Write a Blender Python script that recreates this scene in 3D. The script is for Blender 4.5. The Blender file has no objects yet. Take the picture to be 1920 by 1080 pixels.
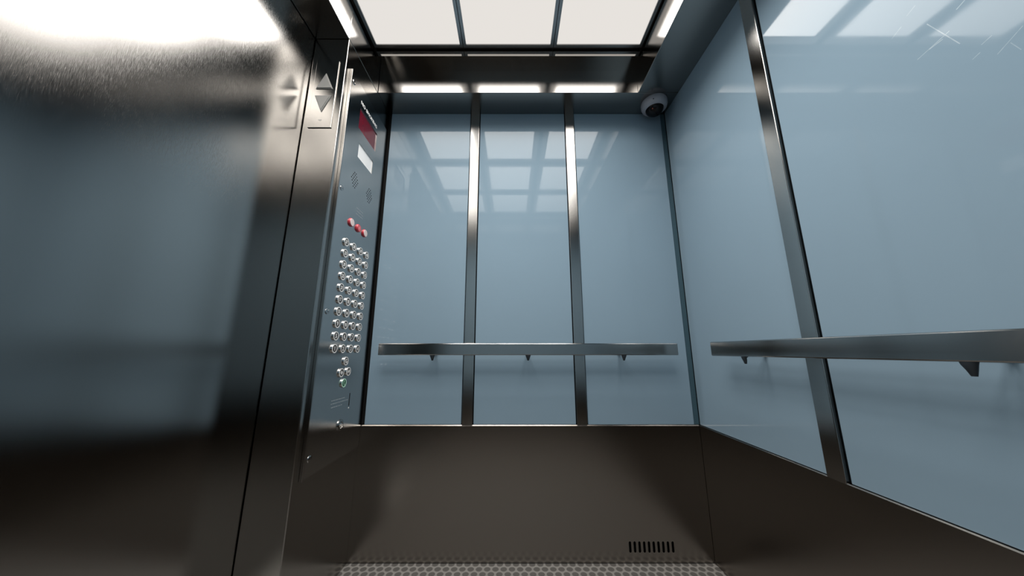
import bpy, bmesh, math, random
from mathutils import Vector, Matrix
random.seed(7)
scene = bpy.context.scene
COL = scene.collection
PI = math.pi

# ------------------------------------------------------------------ dimensions (metres)
CAM_H = 0.88
XL, XR = -0.6986, 0.8577          # left return face, right kick-panel face
YB, YF = 1.5058, -0.42            # back kick-panel face, front wall face
ZS = 2.197                        # underside of the valances
VB, VR, VF = 1.3664, 0.657, -0.281  # inner faces of back, right, front valances
ZL = 2.333                        # ledge above the valances
ZD = 2.378                        # light diffusers
ZT = 2.43                         # ceiling plate
WZ = 0.5475                       # top of the kick panels
JY, JY2 = 1.081, 0.006            # door jambs
DX = -0.8438                       # door face

# ------------------------------------------------------------------ materials
def new_mat(name):
    m = bpy.data.materials.new(name); m.use_nodes = True
    nt = m.node_tree
    return m, nt, nt.nodes['Principled BSDF']

def lk(nt, a, b): nt.links.new(a, b)

def steel_base(name, col, rough):
    m = bpy.data.materials.new(name); m.use_nodes = True
    nt = m.node_tree; nt.nodes.clear()
    out = nt.nodes.new('ShaderNodeOutputMaterial'); g = nt.nodes.new('ShaderNodeBsdfAnisotropic')
    g.distribution = 'BECKMANN'
    g.inputs['Color'].default_value = (*col, 1); g.inputs['Roughness'].default_value = rough
    nt.links.new(g.outputs[0], out.inputs['Surface'])
    return m, nt, g

def steel(name, col, rough, aniso=0.0, grain=(2, 2, 220), bump=0.0, rvar=0.05):
    """brushed stainless steel: grain is the noise scale per axis"""
    m, nt, b = steel_base(name, col, rough)
    tc = nt.nodes.new('ShaderNodeTexCoord')
    mp = nt.nodes.new('ShaderNodeMapping'); mp.inputs['Scale'].default_value = grain
    n = nt.nodes.new('ShaderNodeTexNoise'); n.inputs['Scale'].default_value = 1.0; n.inputs['Detail'].default_value = 4
    lk(nt, tc.outputs['Object'], mp.inputs['Vector']); lk(nt, mp.outputs[0], n.inputs['Vector'])
    mr = nt.nodes.new('ShaderNodeMapRange')
    mr.inputs['To Min'].default_value = max(0.02, rough - rvar); mr.inputs['To Max'].default_value = rough + rvar
    lk(nt, n.outputs['Fac'], mr.inputs['Value']); lk(nt, mr.outputs[0], b.inputs['Roughness'])
    if bump:
        bp = nt.nodes.new('ShaderNodeBump'); bp.inputs['Strength'].default_value = bump; bp.inputs['Distance'].default_value = 0.001
        lk(nt, n.outputs['Fac'], bp.inputs['Height']); lk(nt, bp.outputs[0], b.inputs['Normal'])
    return m

def plain(name, col, rough=0.5, metal=0.0, spec=0.5, var=0.06, coat=0.0):
    m, nt, b = new_mat(name)
    b.inputs['Metallic'].default_value = metal
    b.inputs['Roughness'].default_value = rough
    b.inputs['Specular IOR Level'].default_value = spec
    b.inputs['Coat Weight'].default_value = coat
    tc = nt.nodes.new('ShaderNodeTexCoord')
    n = nt.nodes.new('ShaderNodeTexNoise'); n.inputs['Scale'].default_value = 35; n.inputs['Detail'].default_value = 3
    lk(nt, tc.outputs['Object'], n.inputs['Vector'])
    mx = nt.nodes.new('ShaderNodeMix'); mx.data_type = 'RGBA'
    mx.inputs['A'].default_value = (*[c * (1 - var) for c in col], 1)
    mx.inputs['B'].default_value = (*[min(1, c * (1 + var)) for c in col], 1)
    lk(nt, n.outputs['Fac'], mx.inputs['Factor']); lk(nt, mx.outputs['Result'], b.inputs['Base Color'])
    return m

def laminate(name, col, scratches=()):
    """glossy blue-grey laminate; fine pale scratches are line segments in object space (y,z)"""
    m, nt, b = new_mat(name)
    b.inputs['Roughness'].default_value = 0.045
    b.inputs['IOR'].default_value = 1.5
    b.inputs['Specular IOR Level'].default_value = 0.33
    tc = nt.nodes.new('ShaderNodeTexCoord')
    n = nt.nodes.new('ShaderNodeTexNoise'); n.inputs['Scale'].default_value = 3; n.inputs['Detail'].default_value = 5
    lk(nt, tc.outputs['Object'], n.inputs['Vector'])
    mx = nt.nodes.new('ShaderNodeMix'); mx.data_type = 'RGBA'
    mx.inputs['A'].default_value = (*[c * 0.97 for c in col], 1); mx.inputs['B'].default_value = (*[c * 1.03 for c in col], 1)
    lk(nt, n.outputs['Fac'], mx.inputs['Factor'])
    colour = mx.outputs['Result']
    # smudges vary the gloss slightly
    n2 = nt.nodes.new('ShaderNodeTexNoise'); n2.inputs['Scale'].default_value = 7; n2.inputs['Detail'].default_value = 6
    lk(nt, tc.outputs['Object'], n2.inputs['Vector'])
    mr = nt.nodes.new('ShaderNodeMapRange'); mr.inputs['From Min'].default_value = .3; mr.inputs['From Max'].default_value = .75
    mr.inputs['To Min'].default_value = 0.02; mr.inputs['To Max'].default_value = 0.075
    lk(nt, n2.outputs['Fac'], mr.inputs['Value']); lk(nt, mr.outputs[0], b.inputs['Roughness'])
    if scratches:
        sep = nt.nodes.new('ShaderNodeSeparateXYZ'); lk(nt, tc.outputs['Object'], sep.inputs[0])
        acc = None
        def M(op, a, c=None, d=None):
            k = nt.nodes.new('ShaderNodeMath'); k.operation = op
            for i, v in enumerate((a, c, d)):
                if v is None: continue
                if isinstance(v, (int, float)): k.inputs[i].default_value = v
                else: lk(nt, v, k.inputs[i])
            return k.outputs[0]
        y, z = sep.outputs[1], sep.outputs[2]
        for (y0, z0, y1, z1, w, a) in scratches:
            L = math.hypot(y1 - y0, z1 - z0); ux, uz = (y1 - y0) / L, (z1 - z0) / L
            t = M('ADD', M('MULTIPLY', M('SUBTRACT', y, y0), ux), M('MULTIPLY', M('SUBTRACT', z, z0), uz))
            d = M('ABSOLUTE', M('SUBTRACT', M('MULTIPLY', M('SUBTRACT', y, y0), uz), M('MULTIPLY', M('SUBTRACT', z, z0), ux)))
            inside = M('MULTIPLY', M('GREATER_THAN', t, 0.0), M('LESS_THAN', t, L))
            s = M('MULTIPLY', M('MULTIPLY', M('LESS_THAN', d, w), inside), a)
            acc = s if acc is None else M('MAXIMUM', acc, s)
        n3 = nt.nodes.new('ShaderNodeTexNoise'); n3.inputs['Scale'].default_value = 120
        lk(nt, tc.outputs['Object'], n3.inputs['Vector'])
        acc = M('MULTIPLY', acc, M('MULTIPLY', n3.outputs['Fac'], 1.7))
        mx2 = nt.nodes.new('ShaderNodeMix'); mx2.data_type = 'RGBA'
        lk(nt, acc, mx2.inputs['Factor']); lk(nt, colour, mx2.inputs['A']); mx2.inputs['B'].default_value = (.62, .70, .74, 1)
        colour = mx2.outputs['Result']
    lk(nt, colour, b.inputs['Base Color'])
    return m

def emitter(name):
    """white acrylic diffuser of a lamp"""
    m = bpy.data.materials.new(name); m.use_nodes = True
    nt = m.node_tree; nt.nodes.clear()
    out = nt.nodes.new('ShaderNodeOutputMaterial'); em = nt.nodes.new('ShaderNodeEmission')
    em.inputs['Color'].default_value = (0.80, 0.765, 0.725, 1); em.inputs['Strength'].default_value = 1.0
    lk(nt, em.outputs[0], out.inputs['Surface'])
    return m

def door_steel(name, col, rough):
    """brushed door sheet with a fog of fine hairline scratches"""
    m, nt, b = steel_base(name, col, rough)
    tc = nt.nodes.new('ShaderNodeTexCoord')
    prev = None
    for ang, sc in ((0.10, (1, 3400, 60)), (-0.22, (1, 2800, 48)), (0.45, (1, 3000, 55))):
        mp = nt.nodes.new('ShaderNodeMapping'); mp.inputs['Rotation'].default_value = (ang, 0, 0); mp.inputs['Scale'].default_value = sc
        n = nt.nodes.new('ShaderNodeTexNoise'); n.inputs['Scale'].default_value = 1; n.inputs['Detail'].default_value = 2
        lk(nt, tc.outputs['Object'], mp.inputs[0]); lk(nt, mp.outputs[0], n.inputs['Vector'])
        r = nt.nodes.new('ShaderNodeMapRange'); r.inputs['From Min'].default_value = .50; r.inputs['From Max'].default_value = .80
        lk(nt, n.outputs['Fac'], r.inputs['Value'])
        if prev is None: prev = r.outputs[0]
        else:
            mx = nt.nodes.new('ShaderNodeMath'); mx.operation = 'MAXIMUM'; lk(nt, prev, mx.inputs[0]); lk(nt, r.outputs[0], mx.inputs[1]); prev = mx.outputs[0]
    # scratches gather in worn patches high on the sheet
    w = nt.nodes.new('ShaderNodeTexNoise'); w.inputs['Scale'].default_value = 2.2; w.inputs['Detail'].default_value = 3
    lk(nt, tc.outputs['Object'], w.inputs['Vector'])
    wr = nt.nodes.new('ShaderNodeMapRange'); wr.inputs['From Min'].default_value = .35; wr.inputs['From Max'].default_value = .6; wr.inputs['To Min'].default_value = .25
    lk(nt, w.outputs['Fac'], wr.inputs['Value'])
    sep = nt.nodes.new('ShaderNodeSeparateXYZ'); lk(nt, tc.outputs['Object'], sep.inputs[0])
    zr = nt.nodes.new('ShaderNodeMapRange'); zr.inputs['From Min'].default_value = 1.15; zr.inputs['From Max'].default_value = 1.40
    lk(nt, sep.outputs[2], zr.inputs['Value'])
    f = nt.nodes.new('ShaderNodeMath'); f.operation = 'MULTIPLY'; lk(nt, wr.outputs[0], f.inputs[0]); lk(nt, zr.outputs[0], f.inputs[1])
    g = nt.nodes.new('ShaderNodeMath'); g.operation = 'MULTIPLY'; lk(nt, f.outputs[0], g.inputs[0]); lk(nt, prev, g.inputs[1])
    rr = nt.nodes.new('ShaderNodeMapRange'); rr.inputs['To Min'].default_value = rough; rr.inputs['To Max'].default_value = 0.36
    lk(nt, g.outputs[0], rr.inputs['Value']); lk(nt, rr.outputs[0], b.inputs['Roughness'])
    return m

def hex_rubber(name, pitch):
    """studded rubber flooring: a hexagonal net around darker round studs"""
    m, nt, b = new_mat(name)
    b.inputs['Roughness'].default_value = 0.6
    tc = nt.nodes.new('ShaderNodeTexCoord')
    def V(op, a, c=None):
        k = nt.nodes.new('ShaderNodeVectorMath'); k.operation = op
        for i, v in enumerate((a, c)):
            if v is None: continue
            if isinstance(v, tuple): k.inputs[i].default_value = v
            else: lk(nt, v, k.inputs[i])
        return k
    s3 = math.sqrt(3)
    p = V('MULTIPLY', tc.outputs['Object'], (1 / pitch, 1 / pitch, 0)).outputs[0]
    def cell(off):
        q = V('ADD', p, off).outputs[0]
        q = V('MODULO', V('ADD', q, (200.0, 200 * s3, 0)).outputs[0], (1, s3, 1)).outputs[0]
        q = V('SUBTRACT', q, (.5, s3 / 2, 0)).outputs[0]
        return V('LENGTH', q).outputs['Value']
    mn = nt.nodes.new('ShaderNodeMath'); mn.operation = 'MINIMUM'
    lk(nt, cell((0, 0, 0)), mn.inputs[0]); lk(nt, cell((.5, s3 / 2, 0)), mn.inputs[1])
    r = nt.nodes.new('ShaderNodeMapRange'); r.interpolation_type = 'SMOOTHSTEP'
    r.inputs['From Min'].default_value = .33; r.inputs['From Max'].default_value = .44
    lk(nt, mn.outputs[0], r.inputs['Value'])
    n = nt.nodes.new('ShaderNodeTexNoise'); n.inputs['Scale'].default_value = 60; n.inputs['Detail'].default_value = 4
    lk(nt, tc.outputs['Object'], n.inputs['Vector'])
    mx = nt.nodes.new('ShaderNodeMix'); mx.data_type = 'RGBA'
    mx.inputs['A'].default_value = (.078, .074, .069, 1); mx.inputs['B'].default_value = (.205, .197, .184, 1)
    lk(nt, r.outputs[0], mx.inputs['Factor'])
    mx2 = nt.nodes.new('ShaderNodeMix'); mx2.data_type = 'RGBA'; mx2.blend_type = 'MULTIPLY'; mx2.inputs['Factor'].default_value = .5
    lk(nt, mx.outputs['Result'], mx2.inputs['A']); lk(nt, n.outputs['Color'], mx2.inputs['B'])
    lk(nt, mx.outputs['Result'], b.inputs['Base Color'])
    bp = nt.nodes.new('ShaderNodeBump'); bp.inputs['Strength'].default_value = .6; bp.inputs['Distance'].default_value = .002
    lk(nt, r.outputs[0], bp.inputs['Height']); lk(nt, bp.outputs[0], b.inputs['Normal'])
    return m

BLUE = (0.242, 0.338, 0.414)
LIGHT = 8.6
S = (0.50, 0.485, 0.455)
MAT = dict(
    kick=steel('kick_steel', (0.31, 0.285, 0.26), 0.26, grain=(3, 3, 260), rvar=.02),
    valance=steel('valance_steel', (0.31, 0.30, 0.287), 0.21, grain=(2, 2, 300), rvar=.02),
    polish=steel('polished_steel', (0.46, 0.44, 0.415), 0.11, grain=(2, 2, 200), rvar=.02),
    sill=steel('sill_aluminium', (0.66, 0.645, 0.62), 0.6, grain=(400, 3, 3), rvar=.04),
    strip=steel('strip_steel', (0.50, 0.49, 0.47), 0.22, grain=(200, 200, 200), rvar=.01),
    rail=steel('rail_steel', (0.42, 0.41, 0.395), 0.17, grain=(3, 3, 260), rvar=.02),
    returns=steel('return_steel', (0.40, 0.388, 0.37), 0.22, grain=(300, 300, 300), rvar=.01),
    cover=steel('cover_steel', (0.52, 0.515, 0.505), 0.22, grain=(3, 3, 300), rvar=.02),
    door=door_steel('door_steel', (0.40, 0.39, 0.375), 0.19),
    button=steel('button_steel', (0.72, 0.71, 0.70), 0.16, grain=(60, 60, 60), rvar=.03),
    blue=laminate('blue_laminate', BLUE),
    dark=plain('dark_backing', (.010, .016, .021), .6),
    black=plain('black_gap', (.006, .006, .006), .7, spec=.2),
    frame=steel('light_frame', (.36, .36, .36), .32, grain=(3, 3, 60), rvar=.03),
    bracket=plain('dark_bracket', (.020, .026, .032), .4),
    seam=plain('painted_gap_shade', (.045, .092, .118), .5),  # shade of the open corner gap put into the colour
    ink=plain('button_ink', (.018, .014, .014), .35),
    white=plain('white_print', (.80, .79, .77), .5),
    card=plain('white_lens', (.93, .93, .92), .25, var=.02),
    red=plain('red_display', (.135, .006, .018), .12),
    redp=plain('red_plastic', (.55, .05, .07), .3),
    pink=plain('pale_button_face', (.72, .60, .58), .5, var=.25),
    redpale=plain('pale_red_print', (.72, .28, .28), .4),
    green=plain('green_face', (.010, .085, .035), .35),
    greenp=plain('pale_green_print', (.55, .85, .66), .5),
    grey=plain('etched_print', (.30, .34, .36), .6),
    camwhite=plain('camera_housing', (.40, .41, .46), .45),
    dome=plain('smoked_dome', (.006, .005, .006), .06, spec=.25),
    lens=plain('painted_lens_glint', (.35, .10, .08), .15),
    arrow=plain('arrow_lens', (.42, .41, .39), .35),
    floor=hex_rubber('hex_rubber', 0.034),
)

# ------------------------------------------------------------------ mesh helpers
def finish(name, bm, mat, parent=None, smooth=False, at=None):
    """link bm as one object; 'at' (world) becomes its origin"""
    me = bpy.data.meshes.new(name)
    if at is not None: bmesh.ops.translate(bm, verts=bm.verts, vec=-Vector(at))
    bmesh.ops.recalc_face_normals(bm, faces=bm.faces)
    bm.to_mesh(me); bm.free()
    for m in (mat if isinstance(mat, (list, tuple)) else [mat]): me.materials.append(m)
    if smooth:
        for p in me.polygons: p.use_smooth = True
        me.set_sharp_from_angle(angle=math.radians(35))
    o = bpy.data.objects.new(name, me); COL.objects.link(o)
    w = Vector(at) if at is not None else Vector((0, 0, 0))
    if parent is not None:
        o.parent = parent
        o.location = w - world_loc(parent)
    else:
        o.location = w
    return o

def world_loc(o):
    v = o.location.copy()
    while o.parent: o = o.parent; v += o.location
    return v

def tag(o, label=None, cat=None, group=None, kind=None):
    if label: o['label'] = label
    if cat: o['category'] = cat
    if group: o['group'] = group
    if kind: o['kind'] = kind
    return o

def thing(name, loc, label, cat, group=None):
    o = bpy.data.objects.new(name, None); COL.objects.link(o); o.location = loc
    o.empty_display_size = .05
    return tag(o, label, cat, group)

def struct(o, label, cat):
    return tag(o, label, cat, kind='structure')

def add_box(bm, lo, hi, bevel=0.0, seg=2):
    lo, hi = Vector(lo), Vector(hi)
    r = bmesh.ops.create_cube(bm, size=1.0)
    vs = r['verts']
    for v in vs:
        v.co = Vector((lo[i] + (hi[i] - lo[i]) * (v.co[i] + .5) for i in range(3)))
    if bevel:
        es = {e for v in vs for e in v.link_edges}
        bmesh.ops.bevel(bm, geom=list(es), offset=bevel, segments=seg, affect='EDGES', profile=.5)
    return bm

def box(lo, hi, bevel=0.0, seg=2):
    return add_box(bmesh.new(), lo, hi, bevel, seg)

def chamfer_box(lo, hi, axis, d):
    """box whose top edge on the room side (low end of the axis) has a flat chamfer"""
    bm = box(lo, hi)
    es = [e for e in bm.edges if all(abs(v.co.z - hi[2]) < 1e-6 and abs(v.co[axis] - lo[axis]) < 1e-6 for v in e.verts)]
    bmesh.ops.bevel(bm, geom=es, offset=d, segments=1, affect='EDGES')
    return bm

def cut_away(o, cutter_bm):
    """subtract a closed mesh from o and bake the result"""
    co = finish('cutter', cutter_bm, o.data.materials[0])
    md = o.modifiers.new('cut', 'BOOLEAN'); md.operation = 'DIFFERENCE'; md.object = co; md.solver = 'EXACT'
    bpy.context.view_layer.update()
    nm = bpy.data.meshes.new_from_object(o.evaluated_get(bpy.context.evaluated_depsgraph_get()))
    o.modifiers.clear(); o.data = nm; nm.name = o.name
    while len(nm.materials) > 1: nm.materials.pop()
    for p in nm.polygons: p.material_index = 0
    bpy.data.objects.remove(co)

def centre(lo, hi): return [(a + b) / 2 for a, b in zip(lo, hi)]

def frame_of(n):
    n = Vector(n).normalized()
    u = Vector((0, 0, 1)).cross(n)
    if u.length < 1e-4: u = Vector((1, 0, 0))
    u.normalize(); v = n.cross(u)
    return u, v, n

def lathe(bm, base, n, prof, seg=40):
    """revolve (radius, height) pairs about axis n through base; end radii of 0 close the surface"""
    u, v, n = frame_of(n); base = Vector(base)
    rings = []
    for r, h in prof:
        if r < 1e-6: rings.append([bm.verts.new(base + n * h)])
        else: rings.append([bm.verts.new(base + n * h + (u * math.cos(2 * PI * i / seg) + v * math.sin(2 * PI * i / seg)) * r) for i in range(seg)])
    for a, b in zip(rings, rings[1:]):
        for i in range(seg):
            j = (i + 1) % seg
            if len(a) == 1 and len(b) == 1: continue
            if len(a) == 1: bm.faces.new((a[0], b[i], b[j]))
            elif len(b) == 1: bm.faces.new((a[i], b[0], a[j]))
            else: bm.faces.new((a[i], b[i], b[j], a[j]))
    return bm

def prism(bm, pts, base, n, depth, up=(0, 0, 1), bevel=0):
    """extrude a 2-D outline (right, up) from base along n"""
    n = Vector(n).normalized(); up = Vector(up); rt = up.cross(n).normalized(); base = Vector(base)
    a = [bm.verts.new(base + rt * x + up * y) for x, y in pts]
    b = [bm.verts.new(base + rt * x + up * y + n * depth) for x, y in pts]
    k = len(pts)
    bm.faces.new(a[::-1]); top = bm.faces.new(b)
    for i in range(k): bm.faces.new((a[i], a[(i + 1) % k], b[(i + 1) % k], b[i]))
    if bevel: bmesh.ops.bevel(bm, geom=list(top.edges), offset=bevel, segments=2, affect='EDGES')
    return bm

def text_bm(s, size, base, n, depth, up=(0, 0, 1), stretch=1.0, bold=0.0):
    """lettering as solid geometry, centred on base, standing out along n"""
    cu = bpy.data.curves.new('lettering', 'FONT'); cu.body = s; cu.size = size
    cu.align_x = 'CENTER'; cu.align_y = 'CENTER'; cu.extrude = depth / 2; cu.offset = bold; cu.resolution_u = 3
    ob = bpy.data.objects.new('lettering', cu)
    COL.objects.link(ob)
    dg = bpy.context.evaluated_depsgraph_get()
    me = bpy.data.meshes.new_from_object(ob.evaluated_get(dg))
    bm = bmesh.new(); bm.from_mesh(me)
    bpy.data.objects.remove(ob); bpy.data.curves.remove(cu); bpy.data.meshes.remove(me)
    xs = [v.co.x for v in bm.verts]; ys = [v.co.y for v in bm.verts]
    cx, cy = (min(xs) + max(xs)) / 2, (min(ys) + max(ys)) / 2
    n = Vector(n).normalized(); up = Vector(up); rt = up.cross(n).normalized(); base = Vector(base)
    for v in bm.verts:
        v.co = base + rt * (v.co.x - cx) * stretch + up * (v.co.y - cy) + n * (v.co.z + depth / 2)
    return bm

def ring(bm, base, n, r0, r1, h, seg=40):
    return lathe(bm, base, n, [(r0, 0), (r1, 0), (r1, h), (r0, h), (r0, 0)], seg)

# ------------------------------------------------------------------ room shell
o = finish('floor', box((-0.95, YF - .06, -.04), (XR + .05, YB + .06, 0)), MAT['floor'])
struct(o, 'grey studded rubber floor of the lift car with a hexagonal net pattern', 'floor')

o = finish('wall_back', box((XL, YB + .018, 0), (XR + .03, YB + .05, ZS + .02)), MAT['black'])
struct(o, 'dark backing of the rear wall seen in the gaps between blue panels', 'wall')
o = finish('wall_right', box((XR + .018, YF, 0), (XR + .05, YB + .017, ZS + .02)), MAT['dark'])
struct(o, 'dark backing of the right wall seen in the gaps beside the steel strip', 'wall')
wf = finish('wall_front', box((-0.85, YF - .05, 0), (XR + .03, YF - .012, ZS)), MAT['dark'])
struct(wf, 'wall behind the viewer, clad like the rear wall', 'wall')
finish('laminate_sheet', box((XL, YF - .011, WZ + .004), (XR, YF - .002, ZS - .002), .001), MAT['blue'], wf)
finish('kick_sheet', box((XL, YF - .011, .002), (XR, YF + .003, WZ), .001), MAT['kick'], wf)

# left wall: two steel returns either side of the doorway
bm = box((-.8415, JY, .0), (XL, YB + .017, ZS - .004), .0022)
add_box(bm, (-.8415, YF, .0), (XL, JY2, ZS - .004), .0022)
o = finish('wall_left', bm, MAT['returns'])
struct(o, 'brushed steel returns either side of the lift doorway', 'wall')
o = finish('door_1', box((DX - .03, JY2 - .05, .008), (DX, JY + .05, ZS + .22), .002), MAT['door'])
struct(o, 'large brushed stainless steel sliding lift door with fine hairline scratches', 'door')
o = finish('trim_1', box((-.8415, JY2 + .001, ZS - .005), (XL, JY - .001, ZL + .09), .0015), MAT['returns'])
struct(o, 'steel header above the lift doorway', 'trim')
bm = box((-.8415, JY - .001, ZS - .002), (XL, VB + .139, ZL + .09), .0012)
add_box(bm, (-.8415, YF, ZS - .002), (XL, JY2 + .001, ZL + .09), .0012)
o = finish('trim_2', bm, MAT['valance'])
struct(o, 'steel valance over the control panel along the left side of the ceiling', 'trim')
o = finish('trim_3', box((XL + .001, VB, ZS), (XR + .017, YB + .017, ZT), .0015), MAT['valance'])
struct(o, 'dark brushed steel valance across the top of the rear wall', 'trim')
o = finish('trim_4', box((VR, VF + .001, ZS), (XR + .017, VB - .001, ZT), .0015), MAT['valance'])
struct(o, 'steel valance along the top of the right wall', 'trim')
o = finish('trim_5', box((XL + .001, YF - .01, ZS), (XR + .017, VF, ZT), .0015), MAT['valance'])
struct(o, 'steel valance across the top of the wall behind the viewer', 'trim')
o = finish('trim_6', box((-.8415, JY2 + .002, .0005), (XL - .001, JY - .002, .004), .001), MAT['sill'])
struct(o, 'steel door sill', 'trim')
o = finish('ceiling', box((-.86, YF - .01, ZT + .001), (XR + .03, YB + .02, ZT + .03)), MAT['black'])
struct(o, 'dark ceiling plate above the light panels', 'ceiling')
o = finish('trim_7', box((XL + .001, 1.2825, ZL), (VR - .001, VB - .0001, ZT)), MAT['polish'])
struct(o, 'polished steel ledge between the light panels and the rear valance', 'trim')
o = finish('trim_8', box((XL + .001, VF + .001, ZL), (VR - .001, -.196, ZT), .0012), MAT['polish'])
struct(o, 'polished steel ledge between the light panels and the front valance', 'trim')

o = finish('corner_gap_shade', box((.8385, YB + .0095, WZ + .001), (XR + .0055, YB + .0165, ZS - .0005)), MAT['seam'])  # added strip; its navy paints the dim blue shade inside the corner gap
struct(o, 'narrow added strip in the rear right corner, navy for the shaded gap between the blue panels', 'trim')

# ------------------------------------------------------------------ ceiling light panels
xb = [-.6905, -.244, .207, .652]
yb = [1.2735, .778, .305, -.168]
colname = ['left', 'middle', 'right']
rowname = ['row nearest the rear wall', 'second row from the rear wall', 'row farthest from the rear wall']
MAT['glow'] = emitter('diffuser_glow')
for r in range(3):
    for c in range(3):
        x0, x1 = xb[c] + .001, xb[c + 1] - .001
        y1, y0 = yb[r] - .001, yb[r + 1] + .001
        cx, cy = (x0 + x1) / 2, (y0 + y1) / 2
        t = thing('light_panel', (cx, cy, ZD - .006),
                  'backlit white ceiling light panel, %s one in the %s' % (colname[c], rowname[r]), 'ceiling light', 'backlit ceiling light panels')
        b = .0148
        bm = bmesh.new()
        for lo, hi in (((x0, y0), (x0 + b, y1)), ((x1 - b, y0), (x1, y1)), ((x0 + b, y0), (x1 - b, y0 + b)), ((x0 + b, y1 - b), (x1 - b, y1))):
            add_box(bm, (*lo, ZD - .006), (*hi, ZD + .012), .001)
        finish('frame', bm, MAT['frame'], t, at=(cx, cy, ZD))
        hx, hy = (x1 - x0) / 2 - b, (y1 - y0) / 2 - b
        finish('diffuser', box((x0 + b, y0 + b, ZD), (x1 - b, y1 - b, ZD + .006)), MAT['glow'], t, at=(cx, cy, ZD))
        la = bpy.data.lights.new('panel_lamp', 'AREA'); la.shape = 'RECTANGLE'
        la.size = 2 * hx - .072; la.size_y = 2 * hy - .080
        la.energy = LIGHT * PI * la.size * la.size_y; la.color = (1.0, 0.965, 0.925); la.spread = math.radians(136)
        lo_ = bpy.data.objects.new('panel_lamp', la); COL.objects.link(lo_); lo_.parent = t; lo_.location = (0, 0, .0045)

# ------------------------------------------------------------------ wall panels, strips, kick panels
PB = YB + .006      # face of the rear blue panels
def blue_panel(lo, hi, label, mat=None):
    o = finish('laminate_panel', box(lo, hi, .0012), mat or MAT['blue'])
    return tag(o, label, 'wall panel', 'blue laminate wall panels')
zt = ZS - .0003
blue_panel((-.679, PB, WZ + .001), (-.2345, PB + .010, zt), 'glossy blue laminate panel on the rear wall, next to the lift button panel')
blue_panel((-.1775, PB, WZ + .001), (.2945, PB + .010, zt), 'glossy blue laminate panel on the rear wall, between the two steel strips')
blue_panel((.3505, PB, WZ + .001), (.838, PB + .010, zt), 'glossy blue laminate panel on the rear wall, below the dome camera')
PR = XR + .006
blue_panel((PR, .9275, WZ + .001), (PR + .010, YB + .004, zt), 'glossy blue laminate panel on the right wall, narrow one between corner and steel strip')
# fine scratches on the big right panel: (y, z) of both ends, half width, strength
sc = [(0.545, 1.4879, 0.4937, 1.4992, 0.0006, 0.5),
      (0.5175, 1.5467, 0.4869, 1.4602, 0.0007, 0.5),
      (0.5254, 1.4914, 0.5043, 1.4926, 0.0008, 0.45),
      (0.4777, 1.5301, 0.465, 1.5358, 0.0008, 0.6),
      (0.4799, 1.4154, 0.469, 1.4197, 0.0005, 0.5),
      (0.4532, 1.397, 0.4208, 1.4188, 0.0005, 0.5),
      (0.4652, 1.4319, 0.4514, 1.4366, 0.0006, 0.4),
      (0.4371, 1.4031, 0.4303, 1.3806, 0.0005, 0.3),
      (0.5722, 1.5753, 0.5527, 1.5848, 0.0006, 0.35),
      (0.5405, 1.5981, 0.5245, 1.6053, 0.0006, 0.3)]
MAT['blue_scratched'] = laminate('blue_laminate_scratched', BLUE, sc)
blue_panel((PR, .2095, WZ + .001), (PR + .010, .866, zt), 'wide glossy blue laminate panel on the right wall with pale scratches near its top', MAT['blue_scratched'])
blue_panel((PR, YF + .004, WZ + .001), (PR + .010, .1535, zt), 'glossy blue laminate panel on the right wall, last one before the front wall')

def strip(lo, hi, label):
    o = finish('steel_strip', box(lo, hi, .0018, 3), MAT['strip'])
    return tag(o, label, 'trim strip', 'vertical steel strips between wall panels')
strip((-.2305, YB - .0005, WZ - .0030), (-.1820, YB + .016, zt), 'vertical steel strip on the rear wall, the one nearer the button panel')
strip((.2985, YB - .0005, WZ - .0030), (.3465, YB + .016, zt), 'vertical steel strip on the rear wall, the one nearer the dome camera')
strip((XR - .0005, .8735, WZ - .0030), (XR + .016, .9235, zt), 'vertical steel strip on the right wall behind the handrail')
strip((XR - .0005, .157, WZ - .0030), (XR + .016, .206, zt), 'vertical steel strip on the right wall, the one nearer the front wall')

# rear kick panel with a row of ten vent slots cut through it
lo, hi = (XL + .0002, YB, .003), (XR - .001, YB + .016, WZ)
kb = finish('kick_panel', chamfer_box(lo, hi, 1, .0035), MAT['kick'])
cut = bmesh.new()
for i in range(10):
    cx = .5035 + i * .02025; zc = .0615; w, h = .0052, .0210
    pts = []
    for k in range(9): a = PI * k / 8; pts.append((w * math.cos(a), h - w + w * math.sin(a)))
    for k in range(9): a = PI + PI * k / 8; pts.append((w * math.cos(a), -h + w + w * math.sin(a)))
    prism(cut, pts, (cx, YB + .03, zc), (0, -1, 0), .05)
cut_away(kb, cut)
tag(kb, 'dark steel rear kick panel with a row of vent slots', 'kick panel', 'steel kick panels')
vb = finish('vent_backing', box((.49, YB + .0165, .03), (.70, YB + .0175, .10)), MAT['black'], kb)
tag(vb, 'black void behind the vent slots')
o = finish('kick_panel', chamfer_box((XR, YF + .004, .003), (XR + .016, YB - .0005, WZ), 0, .0025), MAT['kick'])
tag(o, 'dark steel kick panel at the foot of the right wall', 'kick panel', 'steel kick panels')

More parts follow.
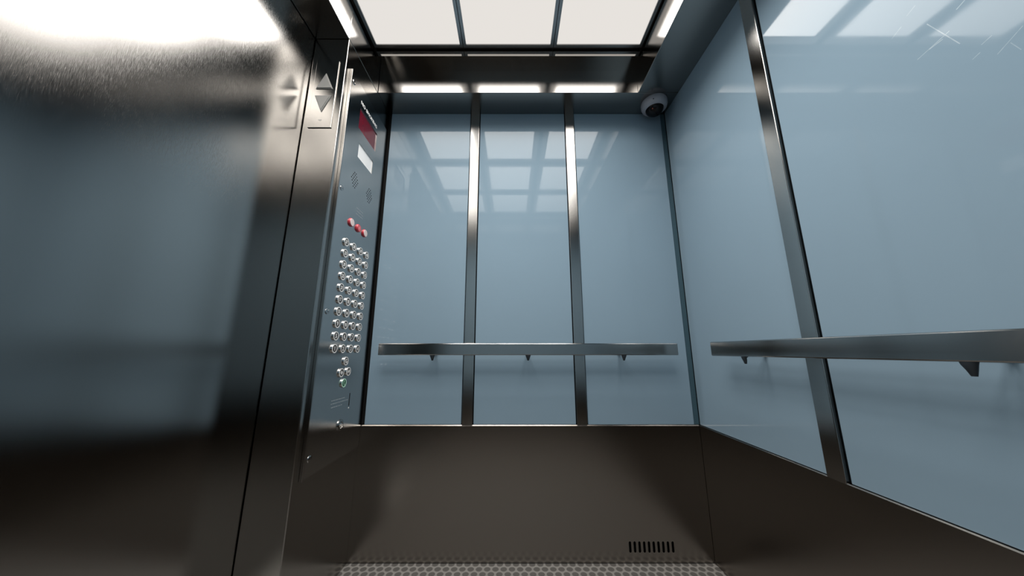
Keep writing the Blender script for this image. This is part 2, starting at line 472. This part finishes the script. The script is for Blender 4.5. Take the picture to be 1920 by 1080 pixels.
# ------------------------------------------------------------------ handrails
def bracket_bm(p, out):
    """an arm from the wall to the bar, with a tapering spur below the bar"""
    p = Vector(p); out = Vector(out); bm = bmesh.new()
    side = Vector((0, 0, 1)).cross(out); up = Vector((0, 0, 1))
    def sweep(path):
        rings = []
        for d, z, nd, ws, wd in path:
            c = p + out * d + up * z
            nrm = (out * -nd + up * (1 - abs(nd))).normalized(); alt = side.cross(nrm)
            rings.append([bm.verts.new(c + side * ws * math.cos(2 * PI * i / 20) + alt * wd * math.sin(2 * PI * i / 20)) for i in range(20)])
        for a, b in zip(rings, rings[1:]):
            for i in range(20): bm.faces.new((a[i], a[(i + 1) % 20], b[(i + 1) % 20], b[i]))
        bm.faces.new(rings[0]); bm.faces.new(rings[-1])
    sweep([(.006, .003, 0, .0130, .0052), (.006, -.005, 0, .0105, .0052), (.004, -.014, 0, .0070, .0050), (.003, -.024, 0, .0040, .0030)])   # tapering spur under the bar
    sweep([(.003, -.002, 1, .0060, .0055), (-.012, .006, 1, .0055, .0050), (-.030, .012, 1, .0055, .0050), (-.068, .014, 1, .0060, .0060)])  # arm to the wall
    return bm

RZ0, RZ1 = .8612, .9142
yr = 1.430
t = thing('handrail', (.07, yr, RZ0), 'flat steel handrail across the rear wall', 'handrail', 'handrails')
finish('rail_bar', box((-.6105, yr, RZ0), (.7575, yr + .012, RZ1), .003, 2), MAT['rail'], t)
for x in (-.363, .0736, .5105):
    b = finish('bracket', bracket_bm((x, yr + .012, RZ0), (0, -1, 0)), MAT['bracket'], t, smooth=True)
    tag(b, 'dark bracket under the rail')
    finish('wall_flange', lathe(bmesh.new(), (x, PB, RZ0 + .014), (0, -1, 0), [(0, 0), (.012, 0), (.012, .003), (.010, .005), (0, .005)], 28), MAT['bracket'], b, smooth=True)
xr = .782
t = thing('handrail', (xr, .545, RZ0), 'flat steel handrail along the right wall', 'handrail', 'handrails')
finish('rail_bar', box((xr, -.145, RZ0), (xr + .012, 1.2355, RZ1), .003, 2), MAT['rail'], t)
for y in (1.071, .5456, .02):
    b = finish('bracket', bracket_bm((xr + .012, y, RZ0), (-1, 0, 0)), MAT['bracket'], t, smooth=True)
    tag(b, 'dark bracket under the rail')
    finish('wall_flange', lathe(bmesh.new(), (PR, y, RZ0 + .014), (-1, 0, 0), [(0, 0), (.012, 0), (.012, .003), (.010, .005), (0, .005)], 28), MAT['bracket'], b, smooth=True)

# ------------------------------------------------------------------ direction lantern on the door jamb
N = (0, -1, 0)
t = thing('direction_lantern', (-.773, JY, 1.7555), 'steel direction lantern with up and down arrows on the door jamb', 'direction lantern')
finish('face_plate', box((-.8195, JY - .004, 1.7555), (-.7250, JY - .0002, 2.074), .0012), MAT['returns'], t)
bm = prism(bmesh.new(), [(-.0345, -.037), (.0345, -.037), (0, .038)], (-.7715, JY - .004, 1.9725), N, .006, bevel=.003)
tag(finish('up_arrow', bm, MAT['arrow'], t), 'grey triangle pointing up')
bm = prism(bmesh.new(), [(-.0335, .038), (0, -.038), (.0335, .038)], (-.7725, JY - .004, 1.8650), N, .006, bevel=.003)
tag(finish('down_arrow', bm, MAT['arrow'], t), 'grey triangle pointing down')
bm = box((-.779, JY - .0043, 1.790), (-.765, JY - .004, 1.7912)); add_box(bm, (-.777, JY - .0043, 1.786), (-.767, JY - .004, 1.787))
tag(finish('etched_mark', bm, MAT['grey'], t), 'tiny etched marking')

# ------------------------------------------------------------------ car operating panel
XC = XL + .006           # face of the hinged cover
NX = (1, 0, 0)
k_face = .6926 / .699    # scale from layout plane to cover face
cp = thing('control_panel', (XL, 1.29, .45), 'tall steel lift control panel with floor buttons on the left return', 'control panel')
def on_face(y, z): return y * k_face, CAM_H + (z - CAM_H) * k_face
WINDOWS = [(1.226, 1.8775, 1.402, 1.9800), (1.246, 1.7420, 1.387, 1.8150)]
cover = finish('cover_plate', box((XL + .0002, 1.1203, .4590), (XC, 1.5050, 2.0775), .0015, 2), MAT['cover'], cp)
cut = bmesh.new()
for (ya, za, yb_, zb) in WINDOWS:
    (ya, za), (yb_, zb) = on_face(ya, za), on_face(yb_, zb)
    add_box(cut, (XC - .0050, ya, za), (XC + .01, yb_, zb))
cut_away(cover, cut)
finish('hinge', box((XL + .0002, 1.1130, .4590), (XL + .0112, 1.1175, 2.0750), .0010, 2), MAT['returns'], cp)['label'] = 'long bright steel hinge edge'

def button(y, z, name, label, r=.0183, body=None, face=None, ringm=None):
    """round push button: steel body, dark insert, pale ring"""
    h = .0052
    b = finish(name, lathe(bmesh.new(), (XC, y, z), NX, [(0, 0), (r, 0), (r, h - .002), (r - .0015, h), (0, h)], 32), body or MAT['button'], cp, smooth=True, at=(XC, y, z))
    b['label'] = label
    finish('button_face', lathe(bmesh.new(), (XC + h, y, z), NX, [(0, .0), (r - .0022, 0), (r - .0022, .0004), (0, .0004)], 32), face or MAT['ink'], b, at=(XC + h, y, z))
    finish('button_ring', ring(bmesh.new(), (XC + h, y, z), NX, r - .0046, r - .0010, .0009, 32), ringm or MAT['white'], b, at=(XC + h, y, z))
    return b, XC + h + .0004

kb2 = .6874 / .699
Y0, Z0 = 1.2362 * kb2, CAM_H + (.8893 - CAM_H) * kb2
Y3 = 1.4205 * kb2
Z9 = CAM_H + (1.3310 - CAM_H) * kb2
first = None
for r in range(10):
    for c in range(4):
        num = r * 4 + c + 1
        y = Y0 + (Y3 - Y0) * c / 3; z = Z0 + (Z9 - Z0) * r / 9
        if first is None:
            b, xf = button(y, z, 'floor_button', 'round steel button marked %d' % num)
            first = b; kids = list(b.children)
        else:
            b = first.copy(); COL.objects.link(b); b.location = first.location + Vector((0, y - Y0, z - Z0)); b['label'] = 'round steel button marked %d' % num
            for ch in kids:
                d = ch.copy(); COL.objects.link(d); d.parent = b
        nb = text_bm(str(num), .0225 if num < 10 else .0200, (xf, y, z), NX, .0006, stretch=.95 if num < 10 else .80, bold=.0007)
        finish('numeral', nb, MAT['white'], b, at=(xf, y, z))

def pb(y, z): return y * kb2, CAM_H + (z - CAM_H) * kb2
y, z = pb(1.3323, .8382); b, xf = button(y, z, 'floor_button', 'round steel button marked G')
finish('numeral', text_bm('G', .0225, (xf, y, z), NX, .0006, bold=.0007), MAT['white'], b, at=(xf, y, z))
y, z = pb(1.3065, .7925); b, xf = button(y, z, 'door_open_button', 'round steel button with outward triangles')
bm = prism(bmesh.new(), [(-.0012, -.0085), (-.0012, .0085), (-.0085, 0)], (xf, y, z), NX, .0006); prism(bm, [(.0012, .0085), (.0012, -.0085), (.0085, 0)], (xf, y, z), NX, .0006)
finish('door_symbol', bm, MAT['white'], b, at=(xf, y, z))
y, z = pb(1.3607, .7940); b, xf = button(y, z, 'door_close_button', 'round steel button with inward triangles')
bm = prism(bmesh.new(), [(-.0085, .0075), (-.0085, -.0075), (-.0015, 0)], (xf, y, z), NX, .0006); prism(bm, [(.0085, -.0075), (.0085, .0075), (.0015, 0)], (xf, y, z), NX, .0006)
add_box(bm, (xf, y - .0007, z - .0085), (xf + .0006, y + .0007, z + .0085))
finish('door_symbol', bm, MAT['white'], b, at=(xf, y, z))
y, z = pb(1.3336, .7496); b, xf = button(y, z, 'phone_button', 'round green button with a telephone handset', face=MAT['green'], ringm=MAT['greenp'])
pts = []
for k in range(13): a = math.radians(115 + 140 * k / 12); pts.append((.0075 * math.cos(a) + .004, .0085 * math.sin(a) + .001))
for k in range(13): a = math.radians(255 - 140 * k / 12); pts.append((.0050 * math.cos(a) + .0042, .0060 * math.sin(a) + .001))
bm = prism(bmesh.new(), pts, (xf, y, z), NX, .0006)
lathe(bm, (xf, y - .0005, z + .0075), NX, [(0, 0), (.0027, 0), (.0027, .0006), (0, .0006)], 14)
lathe(bm, (xf, y + .0015, z - .0065), NX, [(0, 0), (.0027, 0), (.0027, .0006), (0, .0006)], 14)
finish('handset_symbol', bm, MAT['greenp'], b, at=(xf, y, z))

# three service buttons above the number pad
def service(y, z, name, label, face, r):
    h = .0065
    b = finish(name, lathe(bmesh.new(), (XC, y, z), NX, [(0, 0), (r, 0), (r, h - .003), (r - .002, h), (0, h)], 32), MAT['redp'], cp, smooth=True, at=(XC, y, z))
    b['label'] = label
    finish('button_face', lathe(bmesh.new(), (XC + h, y, z), NX, [(0, 0), (r - .0022, 0), (r - .0028, .0012), (0, .0016)], 32), face, b, smooth=True, at=(XC + h, y, z))
    return b, XC + h + .0016
y, z = pb(1.2597, 1.4301); service(y, z, 'service_button', 'pale round service button in a red collar, left of the red alarm button', MAT['pink'], .0185)
y, z = pb(1.3832, 1.4285); service(y, z, 'service_button', 'pale round service button in a red collar, right of the red alarm button', MAT['pink'], .0185)
y, z = pb(1.3222, 1.4288); b, xf = service(y, z, 'alarm_button', 'red round alarm button with a bell symbol', MAT['redp'], .0180)
bell = [(-.0075, -.005), (.0075, -.005), (.0055, -.002), (.0050, .004), (.0025, .0075), (-.0025, .0075), (-.0050, .004), (-.0055, -.002)]
bm = prism(bmesh.new(), bell, (xf - .0008, y, z), NX, .001)
lathe(bm, (xf - .0008, y, z - .0072), NX, [(0, 0), (.002, 0), (.002, .001), (0, .001)], 12)
ring(bm, (xf - .0012, y, z), NX, .0112, .0125, .001, 32)
finish('bell_symbol', bm, MAT['redpale'], b, at=(xf, y, z))

# lettering, displays, speaker holes
y0, z0 = on_face(1.2264, 2.007); y1, z1 = on_face(1.3925, 2.027)
bm = text_bm('NO SMOKING', .0235, (XC, (y0 + y1) / 2, z0 + .004), NX, .0006, bold=.0006)
ys = [v.co.y for v in bm.verts]; k = (y1 - y0) / (max(ys) - min(ys)); ym = (y0 + y1) / 2
for v in bm.verts: v.co.y = ym + (v.co.y - ym) * k
tag(finish('no_smoking_lettering', bm, MAT['white'], cp, at=(XC, ym, z0)), 'white NO SMOKING lettering')

def window(k, name, mat, label):
    """a pane set back in its opening in the cover"""
    ya, za, yb_, zb = WINDOWS[k]
    (ya, za), (yb_, zb) = on_face(ya, za), on_face(yb_, zb)
    w = finish(name, box((XC - .0049, ya + .0001, za + .0001), (XC - .0036, yb_ - .0001, zb - .0001)), mat, cp, at=(XC - .004, (ya + yb_) / 2, (za + zb) / 2)); w['label'] = label
window(0, 'floor_display', MAT['red'], 'dark red floor display window')
window(1, 'emergency_light', MAT['card'], 'white emergency light lens')
for yc, zc, rr in ((1.2440, 1.6240, .036), (1.3840, 1.6225, .036)):
    yc, zc = on_face(yc, zc)
    bm = bmesh.new(); s = .0135
    for i in range(-3, 4):
        for j in range(-3, 4):
            yy = (i + (j % 2) * .5) * s; zz = j * s * .82
            if math.hypot(yy, zz) < rr * .95: lathe(bm, (XC, yc + yy, zc + zz), NX, [(0, .0002), (.0030, .0002), (.0030, .0003), (0, .0003)], 10)
    tag(finish('speaker_grille', bm, MAT['black'], cp, at=(XC, yc, zc)), 'cluster of small dark speaker holes')

def etched(lines, name, label):
    bm = bmesh.new()
    for (ya, yb_, z) in lines:
        ya, zz = on_face(ya, z); yb_, _ = on_face(yb_, z)
        p = ya
        while p < yb_ - .004:
            w = min(random.uniform(.006, .020), yb_ - p)
            add_box(bm, (XC, p, zz - .0013), (XC + .0003, p + w, zz + .0013)); p += w + .003
    tag(finish(name, bm, MAT['grey'], cp), label)
etched([(1.284, 1.345, 1.512), (1.288, 1.350, 1.498), (1.284, 1.350, 1.484)], 'etched_text', 'small pale etched lines of text above the alarm button')
etched([(1.254, 1.352, .6895), (1.253, 1.378, .6775), (1.257, 1.340, .6640)], 'etched_text', 'small pale etched lines of text below the phone button')

# slot, key switch, screws
yc, zt2 = on_face(1.3915, .702); _, zb2 = on_face(1.3915, .650)
s = finish('card_slot', box((XC - .0005, yc - .0028, zb2), (XC + .0004, yc + .0028, zt2), .0002), MAT['black'], cp, at=(XC, yc, (zt2 + zb2) / 2)); s['label'] = 'thin black vertical slot'
finish('indicator_dot', lathe(bmesh.new(), (XC, yc, zb2 - .008), NX, [(0, 0), (.0028, 0), (.0028, .0008), (0, .0012)], 14), MAT['white'], s, at=(XC, yc, zb2))
yc, zc = on_face(1.3348, .5853)
k = finish('key_switch', lathe(bmesh.new(), (XC, yc, zc), NX, [(0, 0), (.0215, 0), (.0215, .003), (.0185, .0050), (.0130, .0050), (.0115, .0015), (0, .0015)], 36), MAT['rail'], cp, smooth=True, at=(XC, yc, zc))
k['label'] = 'round chrome key switch'
b = finish('key_barrel', lathe(bmesh.new(), (XC + .0015, yc, zc), NX, [(0, 0), (.0095, 0), (.0095, .003), (.0080, .0042), (0, .0042)], 28), MAT['button'], k, smooth=True, at=(XC, yc, zc))
finish('key_hole', box((XC + .0056, yc - .001, zc - .005), (XC + .0061, yc + .001, zc + .005)), MAT['black'], k, at=(XC, yc, zc))
for (y, z, r) in ((1.1530, 2.0455, .0105), (1.1546, 1.5348, .0105), (1.1560, 1.0260, .0110), (1.1575, .5142, .0115)):
    y, z = on_face(y, z)
    sc_ = finish('security_screw', lathe(bmesh.new(), (XC, y, z), NX, [(0, 0), (r, 0), (r, .0008), (r * .85, .0022), (r * .4, .0028), (0, .0028)], 28), MAT['cover'], cp, smooth=True, at=(XC, y, z))
    finish('screw_recess', lathe(bmesh.new(), (XC + .0026, y, z), NX, [(0, 0), (.0018, 0), (.0018, .0005), (0, .0005)], 6), MAT['black'], sc_, at=(XC, y, z))

# ------------------------------------------------------------------ dome camera in the rear right corner
DN = (0, 0, -1)
cc = (.768, 1.432, ZS)
t = thing('dome_camera', cc, 'grey-white dome security camera under the ceiling in the rear right corner', 'security camera')
finish('housing', lathe(bmesh.new(), cc, DN, [(0, 0), (.064, 0), (.066, .006), (.066, .022), (.062, .034), (.054, .042), (.047, .045), (.045, .043), (.045, .03), (0, .03)], 56), MAT['camwhite'], t, smooth=True)
prof = [(.0445, .040)] + [(.0445 * math.cos(a), .040 + .036 * math.sin(a)) for a in [PI / 2 * i / 12 for i in range(1, 13)]]
prof[-1] = (0, .076)
d = finish('smoked_dome', lathe(bmesh.new(), cc, DN, prof, 48), MAT['dome'], t, smooth=True)
d['label'] = 'black glossy dome bubble'
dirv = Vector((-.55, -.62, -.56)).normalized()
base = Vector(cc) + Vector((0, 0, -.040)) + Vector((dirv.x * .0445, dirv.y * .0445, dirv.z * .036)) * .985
ln = finish('lens', lathe(bmesh.new(), base, dirv, [(0, 0), (.0035, 0), (.0030, .0012), (0, .0018)], 20), MAT['lens'], d, smooth=True)  # red tint paints the lens highlight on the dome
ln['label'] = 'small lens disc with a reddish glint painted on'
rc = finish('fixing_screw', lathe(bmesh.new(), (cc[0] - .030, cc[1] - .0570, ZS - .028), Vector((-.45, -.87, -.25)), [(0, 0), (.0028, 0), (.0028, .0012), (0, .0016)], 14), MAT['black'], t, smooth=True)

# ------------------------------------------------------------------ camera, world, colour management
cam = bpy.data.cameras.new('camera'); co = bpy.data.objects.new('camera', cam); COL.objects.link(co)
cam.sensor_width = 36.0; cam.lens = 577.0 / 1920 * 36.0; cam.clip_start = .01
co.location = (0, 0, CAM_H); co.rotation_euler = (PI / 2 + math.atan2(118, 577), 0, 0)
scene.camera = co
w = bpy.data.worlds.new('world'); scene.world = w; w.use_nodes = True
w.node_tree.nodes['Background'].inputs['Color'].default_value = (0, 0, 0, 1)
scene.view_settings.view_transform = 'Standard'; scene.view_settings.look = 'None'
scene.view_settings.exposure = 0.0; scene.view_settings.gamma = 1.0; scene.view_settings.use_curve_mapping = False
scene.cycles.max_bounces = 12; scene.cycles.glossy_bounces = 8; scene.cycles.diffuse_bounces = 6
